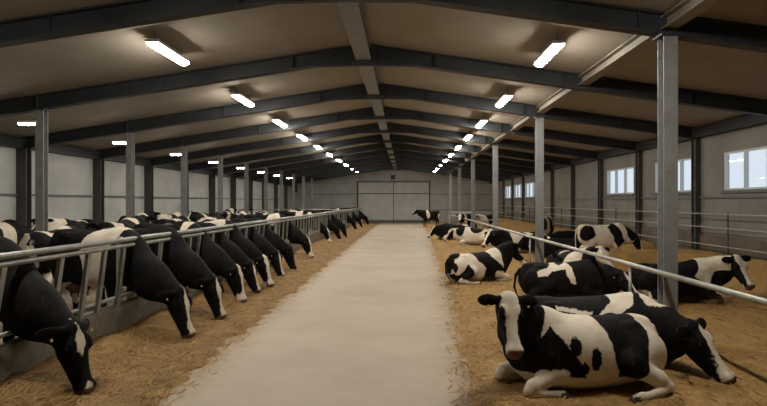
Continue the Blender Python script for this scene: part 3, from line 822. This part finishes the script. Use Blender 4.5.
# ---- feeding row (left)
def feedpose(hy, px=1.47, pz=.57, pit=72): return lambda: standing(poll=(px, math.sin(hy) * .25, pz), yaw=hy, pitch=R(pit), feed=True, ear=26, hs=1.14)
POSES = [('fa', feedpose(R(0))), ('fb', feedpose(R(-12), 1.46, .575, 70)), ('fc', feedpose(R(10), 1.47, .565, 75))]
THIN = [(-.1, 0), (.02, .012), (.08, .03), (.16, .042), (.26, .026), (.36, .024), (.46, .045), (.53, .06), (.6, .06)]
FAT = [(-.1, .03), (0, .05), (.1, .06), (.2, .045), (.35, .045), (.45, .08), (.6, .1)]
STAR = [(-.1, 0), (.03, .012), (.09, .05), (.17, .042), (.25, .0), (.30, -.03), (.43, -.03), (.49, .035), (.6, .05)]
FLAB = ['black cow in the left foreground, head down, white star and white nose tip',
 'black cow with a white shoulder hump eating beside the barrier',
 'black cow eating just beyond the white-shouldered cow, narrow white blaze',
 'black cow eating, fourth head from the front, broad white blaze',
 'black cow eating, fifth head from the front, thin blaze',
 'black cow eating, sixth head from the front, long blaze',
 'black cow eating, seventh head from the front, small blaze',
 'all-dark headed cow eating, eighth head from the front',
 'black cow eating alone before the gap of bare bars, white blaze',
 'black cow with white shoulder spots eating past the gap of bars',
 'dark cow eating directly behind the spotted-shoulder cow',
 'black cow with a pale muzzle eating in the far group',
 'dark cow eating, third head from the far end of the feed strip',
 'dark cow eating, second last head along the feed strip',
 'farthest dark cow eating by the end of the feed strip']
def rand_marks(seed, n=3, hump=False):
    r = np.random.default_rng(seed); out = []
    for i in range(n):
        out.append(('w', 'ell', (r.uniform(-.8, .5), r.choice([-.3, .3, 0]), r.uniform(.75, 1.4)), (r.uniform(.12, .32), r.uniform(.2, .4), r.uniform(.15, .35))))
    return out
FS = [
 dict(blaze=STAR, bshift=-.012, marks=[], dirt=.3),
 dict(blaze=THIN, marks=[('w', 'poly', [(.02, .2), (.02, .95), (-.05, 1.2), (.1, 1.6), (.62, 1.6), (.50, 1.25), (.37, 1.1), (.30, .6), (.3, .2)]), ('w', 'ell', (-.6, 0, .6), (.3, .4, .35))], legs={'frontlow': 'w'}, warp=.03),
 dict(blaze=THIN, marks=rand_marks(3, 2)), dict(blaze=FAT, marks=rand_marks(4, 2), belly=.62),
 dict(blaze=THIN, marks=rand_marks(5, 3)), dict(blaze=FAT, marks=rand_marks(6, 3)),
 dict(blaze=THIN, marks=rand_marks(7, 2)), dict(blaze=[(-.1, -.1), (.6, -.1)], nose='black', marks=rand_marks(8, 2)),
 dict(blaze=FAT, marks=rand_marks(9, 2)),
 dict(blaze=FAT, marks=[('w', 'ell', (.72, -.1, 1.25), (.12, .2, .16)), ('w', 'ell', (.2, -.2, 1.3), (.2, .3, .2))]),
 dict(blaze=[(-.1, -.1), (.6, -.1)], marks=rand_marks(11, 2)), dict(blaze=THIN, marks=rand_marks(12, 2)),
 dict(blaze=[(-.1, -.1), (.6, -.1)], marks=rand_marks(13, 2)), dict(blaze=THIN, marks=rand_marks(14, 2)), dict(blaze=[(-.1, -.1), (.6, -.1)], marks=[])]
for i, ((x, y), a) in enumerate(zip(FEED, YAW)):
    key, pb = POSES[[0, 0, 1, 2, 0, 1, 0, 2, 0, 1, 0, 2, 0, 1, 0][i]]
    s = [1.06, 1.05, 1.03, 1.04, 1.0, 1.03, 1.02, 1.0, 1.04, 1.03, 1.0, 1.02, 1.0, 1.02, 1.0][i]
    hy = {'fa': 0, 'fb': R(-12), 'fc': R(10)}[key]
    nose = np.array([1.47 + .20, math.sin(hy) * .45]) * s
    ca, sa = math.cos(a), math.sin(a)
    make_cow(key, pb, .014 if i < 2 else (.018 if i < 9 else .026), (x - (nose[0]*ca - nose[1]*sa), y - (nose[0]*sa + nose[1]*ca), .10), a, FS[i], FLAB[i],
             'cows eating through the left barrier', s, 2 if i < 5 else (1 if i < 10 else 0), seed=20 + i)

# ---- standing herd behind (left)
HP = [('sa', lambda: standing()), ('sb', lambda: standing(poll=(1.22, .25, 1.38), yaw=R(35), pitch=R(45), step=.25)), ('sc', lambda: standing(poll=(1.36, 0, 1.12), yaw=R(-10), pitch=R(55), step=-.3))]
HERD = [(-6.25, 9.95, 100, 0), (-9.2, 12.6, 95, 2), (-6.6, 12.95, 94, 0), (-9.3, 15.7, 268, 0), (-6.6, 16.0, 86, 2), (-9.1, 18.9, 92, 0), (-6.6, 19.1, 98, 0), (-9.2, 22.0, 85, 1),
        (-6.6, 22.2, 88, 2), (-9.2, 25.1, 274, 0), (-6.5, 25.4, 95, 1), (-9.1, 28.2, 92, 0), (-6.4, 28.7, 90, 1), (-9.0, 31.3, 97, 0), (-6.3, 32.0, 85, 2)]
HS = [dict(marks=[('w', 'ell', (.35, 0, 1.0), (.2, .5, .5)), ('w', 'ell', (-.8, .12, .9), (.16, .2, .5)), ('w', 'ell', (-.5, 0, 1.4), (.15, .3, .12))], legs={'hindlow': 'w', 'hindup': 'w'}),
      dict(marks=[('w', 'ell', (.0, 0, 1.1), (.28, .6, .5))], legs={'hindlow': 'w'}),
      dict(marks=[('w', 'ell', (.5, 0, 1.35), (.2, .3, .25)), ('w', 'ell', (-.5, 0, 1.3), (.15, .4, .3))]),
      dict(base='w', marks=[('b', 'ell', (-.55, 0, 1.1), (.33, .5, .45)), ('b', 'ell', (.3, .1, 1.2), (.28, .4, .35))], legs={'frontlow': 'w'}),
      dict(marks=[('w', 'ell', (-.1, 0, 1.3), (.2, .4, .3)), ('w', 'ell', (.6, 0, 1.0), (.12, .4, .5))]),
      dict(marks=[('w', 'ell', (.25, 0, 1.2), (.32, .5, .4))]),
      dict(marks=[('w', 'ell', (-.6, 0, 1.3), (.28, .4, .25))], headwhite=False, blaze=FAT),
      dict(base='w', marks=[('b', 'ell', (-.2, 0, 1.15), (.42, .5, .38)), ('b', 'ell', (.75, 0, 1.2), (.3, .4, .4))])]
HLAB = ['black cow with white hind legs standing just behind the nearest barrier bars', 'black cow with a white belly band nearest the left wall', 'black cow with white withers, second in the file behind the eaters',
  'mostly white cow with black patches facing the viewer near the left wall', 'black cow with a white saddle, third in the file behind the eaters', 'black cow with a broad white shoulder band near the left wall',
  'black cow with white rump, fourth in the file behind the eaters', 'white cow with a black saddle by the left wall, mid herd', 'black cow with white hind legs, fifth in the file behind the eaters',
  'black cow with a white band facing the viewer near the left wall', 'black cow with white withers, sixth in the file behind the eaters', 'white cow with black patches near the wall at the rear of the herd',
  'black cow with small saddle spot at the rear of the file behind the eaters', 'black cow with shoulder band near the wall and the crossing fence', 'black cow with white rump, last before the crossing fence']
for i, (x, y, a, p) in enumerate(HERD):
    sp = dict(HS[i % 8]); sp.setdefault('blaze', THIN)
    make_cow(*HP[p], .022 if i < 6 else .028, (x, y, .10), R(a), sp, HLAB[i], 'cows standing in the left pen', 1.0 + .02 * (i % 3), 1 if i < 3 else 0, seed=50 + i)

# ---- right side
LG = 'cows resting on the right straw'
def bz(x, y, d=-.02): return float(bed_z(x, y)) + d
def put(key, builder, h, x, y, a, spec, label, scale=1, level=2, seed=1, group=LG, dz=-.02):
    return make_cow(key, builder, h, (x, y, bz(x, y, dz)), R(a), spec, label, group, scale, level, seed)
# hero cow facing the aisle, head turned to the camera
hero_marks = [('w', 'poly', [(.60, .60), (.48, .92), (-.06, .92), (-.10, .70), (-.17, .40), (-.24, .18), (-.7, .0), (.12, -.1), (.12, .2), (.20, .36), (.34, .56), (.46, .74)]),
   ('w', 'poly', [(-.56, .90), (-.56, .66), (-.50, .50), (-.46, .28), (-.38, .20), (-.30, .15), (-.2, -.1), (-1.2, -.1), (-1.2, .9)]),
   ('b', 'ell', (.245, .3, .52), (.062, .4, .10)), ('b', 'ell', (.035, .3, .41), (.062, .4, .115)), ('b', 'ell', (.16, .3, .31), (.05, .3, .07))]
put('hero', lambda: lying(poll=(.96, .30, 1.02), yaw=R(82), pitch=R(58), roll=R(-5), side=1, front='fold', front2='fold2', nb=(.60, .56), ear=-2, ts=-1), .0125,
    1.90, 6.02, 191, dict(marks=hero_marks, legs={'frontlow': 'w', 'hindlow': 'w'}, blaze=[(-.1, .08), (0, .09), (.08, .088), (.16, .068), (.27, .05), (.36, .055), (.45, .085), (.6, .1)], belly=.22, warp=.018, dirt=.12),
    'black and white cow lying in the right foreground, white-blazed face turned to the viewer', .985, 2, 1)
# second cow, facing right with its muzzle on the straw
put('second', lambda: lying(poll=(.98, -.55, .55), yaw=R(-40), pitch=R(52), roll=R(4), side=-1, nb=(.62, .44), ear=-6, hs=1.17, thick=.05), .0135,
    2.30, 7.0, -7, dict(marks=[('w', 'poly', [(.14, 1.0), (.20, .72), (.06, .60), (-.02, .48), (.10, .40), (.24, .46), (.34, .60), (.46, .70), (.50, 1.0)]), ('w', 'ell', (.74, -.06, .76), (.19, .25, .19)), ('w', 'poly', [(-.42, .68), (-.40, .64), (-.02, .60), (0, .64)])],
        blaze=[(-.1, -.03), (.0, .0), (.06, .065), (.16, .075), (.28, .06), (.38, .065), (.47, .09), (.6, .1)], bshift=.018, belly=.1, warp=.03),
    'black and white cow behind the foreground cow, its lowered head resting at right', 1.04, 2, 2)
# third: mostly black with a white saddle, facing right, head low behind the second
put('third', lambda: lying(poll=(1.03, -.45, .62), yaw=R(-58), pitch=R(42), side=-1, nb=(.62, .46), thick=.04), .015,
    3.16, 11.2, -10, dict(marks=[('w', 'poly', [(-.52, .62), (-.50, .52), (-.30, .54), (-.22, .64), (.0, .66), (.10, .46), (.2, .44), (.12, .70), (.0, .78), (-.12, .72), (-.25, .80), (-.32, .68)]),
        ], blaze=THIN, warp=.03), 'nearly black cow with a small white saddle mark lying under the rail', 1.0, 2, 3)
put('fourth', lambda: lying(poll=(1.06, .10, .96), yaw=R(12), pitch=R(48), side=-1, nb=(.62, .54), hs=1.08), .017,
    1.80, 13.9, 20, dict(marks=[('w', 'poly', [(-.80, .2), (-.72, .62), (-.45, .80), (-.22, .75), (-.18, .55), (.02, .40), (-.02, .1), (-.2, -.1), (-.5, .0), (-.35, .3), (-.5, .52)]), ('w', 'poly', [(.25, .9), (.2, .72), (.42, .55), (.62, .40), (.55, .75), (.45, .9)])],
        blaze=THIN, legs={'frontlow': 'w', 'hindlow': 'w'}, warp=.03), 'black and white cow lying alone by the aisle edge, facing away right', .95, 2, 4)
put('fifth', lambda: lying(poll=(1.08, .10, .90), yaw=R(15), pitch=R(48), side=-1, nb=(.6, .54)), .018,
    4.15, 13.75, -80, dict(marks=[('w', 'poly', [(.25, 1), (.2, .3), (.5, .1), (.75, .3), (.72, 1)]), ('w', 'ell', (-.28, 0, .8), (.10, .3, .3))], blaze=FAT, headwhite=True, warp=.03),
    'white-faced cow lying behind the rail, beyond the nearly black cow', 1.0, 2, 5)
# right cow beside the column
put('sixth', lambda: lying(poll=(1.08, -.26, .87), yaw=R(-74), pitch=R(56), roll=R(3), side=-1, nb=(.62, .52), ear=-8, front='fold', hs=1.1), .015,
    5.30, 11.05, 0, dict(marks=[('w', 'poly', [(.37, .95), (.32, .66), (.24, .55), (.44, .42), (.50, .25), (.56, .50), (.66, .62), (.95, .66), (.95, .95)]), ('w', 'ell', (-.72, -.3, .15), (.16, .3, .14)), ('w', 'ell', (-.30, -.35, .56), (.06, .1, .06))],
        blaze=[(-.1, .06), (0, .09), (.1, .095), (.2, .08), (.3, .065), (.4, .07), (.47, .09), (.6, .1)], bshift=.02, legs={'frontlow': 'b', 'hindlow': 'w'}, warp=.03),
    'black cow with white shoulder and white face lying at right behind the big column', 1.01, 2, 6)
# standing white cow behind the straw bank
make_cow('bank', lambda: standing(poll=(1.10, -.10, 1.02), yaw=R(-20), pitch=R(70), step=.1), .018, (6.12, 17.3, 0.04), R(-4),
    dict(base='w', marks=[('b', 'ell', (-.62, -.25, 1.12), (.24, .3, .27)), ('b', 'poly', [(.05, 1.28), (.35, 1.42), (.52, 1.2), (.62, .8), (.42, .66), (.22, 1.0)]), ('b', 'ell', (.95, 0, 1.2), (.27, .4, .42))],
         blaze=FAT, legs={'frontlow': 'w', 'hindlow': 'w'}), 'white cow with black patches standing behind the straw bank near the windows', 'cows standing on the right side', .9, 1, 7)
put('farleft', lambda: lying(poll=(1.10, .22, .74), yaw=R(28), pitch=R(52), side=1, nb=(.62, .5)), .022,
    4.35, 21.6, 188, dict(marks=[('w', 'poly', [(-.02, .9), (-.05, .5), (.08, .3), (.02, .1), (.34, .1), (.3, .5), (.42, .9)]), ('w', 'poly', [(-.2, .75), (-.25, .2), (-.45, .1), (-.62, .55), (-.4, .75)])], blaze=FAT, legs={'frontlow': 'w'}, belly=.12),
    'black cow with two white flank patches lying behind the rail, facing the aisle', 1.08, 1, 8)
put('aisle', lambda: lying(poll=(1.14, .05, .62), yaw=R(10), pitch=R(50), side=1, nb=(.63, .46)), .024,
    2.6, 29.2, 200, dict(marks=[('w', 'ell', (.1, .3, .3), (.45, .4, .35)), ('w', 'ell', (-.5, 0, .7), (.15, .3, .2))], blaze=FAT, legs={'frontlow': 'w', 'hindlow': 'w'}),
    'white-bellied cow lying far off at the straw edge, facing the aisle', 1.05, 0, 9)
make_cow('sa', HP[0][1], .028, (2.0, 44.2, bz(2.0, 44.2)), R(205), dict(marks=[('w', 'ell', (.35, .2, 1.1), (.14, .4, .4)), ('w', 'ell', (-.7, .2, .9), (.12, .4, .3))], blaze=THIN),
    'farthest black cow standing at the end of the straw on the right', 'cows standing on the right side', .92, 0, 10)
make_cow('sb', HP[1][1], .026, (4.75, 33.2, bz(4.7, 33.2)), R(215), dict(base='w', marks=[('b', 'ell', (-.3, 0, 1.2), (.5, .5, .5))], headwhite=True, blaze=FAT),
    'white-headed cow standing behind the crossing fence, nearer the column', 'cows standing on the right side', .86, 0, 11)
make_cow('sb', HP[1][1], .026, (4.0, 35.6, bz(4.0, 35.6)), R(225), dict(base='b', marks=[('w', 'ell', (.6, 0, 1.0), (.14, .5, .6))], headwhite=True, blaze=FAT),
    'white-headed cow standing behind the crossing fence, nearer the aisle', 'cows standing on the right side', .86, 0, 12)
put('dark', lambda: lying(poll=(1.12, 0, .80), yaw=R(0), pitch=R(45), side=1), .024,
    5.3, 19.6, 170, dict(marks=[('w', 'ell', (.3, 0, .75), (.08, .2, .12))], blaze=THIN), 'dark cow lying beyond the second right column, facing the aisle', .95, 0, 13)
put('dark', None, .024, 5.8, 22.3, 20, dict(marks=[('w', 'ell', (-.4, 0, .75), (.15, .3, .2))], blaze=FAT), 'dark cow lying farther back near the right wall fence', .95, 0, 14)
put('aisle', None, .024, 3.3, 25.6, 165, dict(base='w', marks=[('b', 'ell', (.0, 0, .7), (.3, .5, .35)), ('b', 'ell', (.75, 0, .7), (.2, .4, .4))], blaze=FAT), 'white cow with a black saddle lying just behind the flank-patched cow', 1.0, 0, 15)

make_cow('sc', HP[2][1], .026, (6.35, 25.4, bz(6.35, 25.4)), R(247), dict(base='b', marks=[('w', 'ell', (.6, 0, 1.0), (.2, .5, .6)), ('w', 'ell', (-.4, 0, 1.2), (.2, .5, .3))], headwhite=True, blaze=FAT),
    'white-faced cow standing past the second right column, before the wall fence', 'cows standing on the right side', .95, 0, 16)

# ------------------------------------------------------------------ sky outside and camera
w = bpy.data.worlds.new('World'); sc.world = w; w.use_nodes = True
bg = w.node_tree.nodes['Background']; bg.inputs[0].default_value = (.80, .87, .93, 1); bg.inputs[1].default_value = 1.05
cam = bpy.data.cameras.new('Camera'); co = bpy.data.objects.new('Camera', cam); COL.objects.link(co); sc.camera = co
cam.sensor_fit = 'HORIZONTAL'; cam.sensor_width = 36; cam.lens = 36 * F / 767
cam.shift_x = -(405 - 383.5) / 767; cam.shift_y = -1 / 767
co.location = (0, 0, 2.0); co.rotation_euler = (R(90), 0, 0)
cam.clip_end = 300
sc.view_settings.view_transform = 'Standard'; sc.view_settings.look = 'None'
sc.view_settings.exposure = 0; sc.view_settings.gamma = 1
sc.cycles.use_denoising = True
sc.cycles.max_bounces = 8; sc.cycles.diffuse_bounces = 5
sc.cycles.sample_clamp_indirect = 6
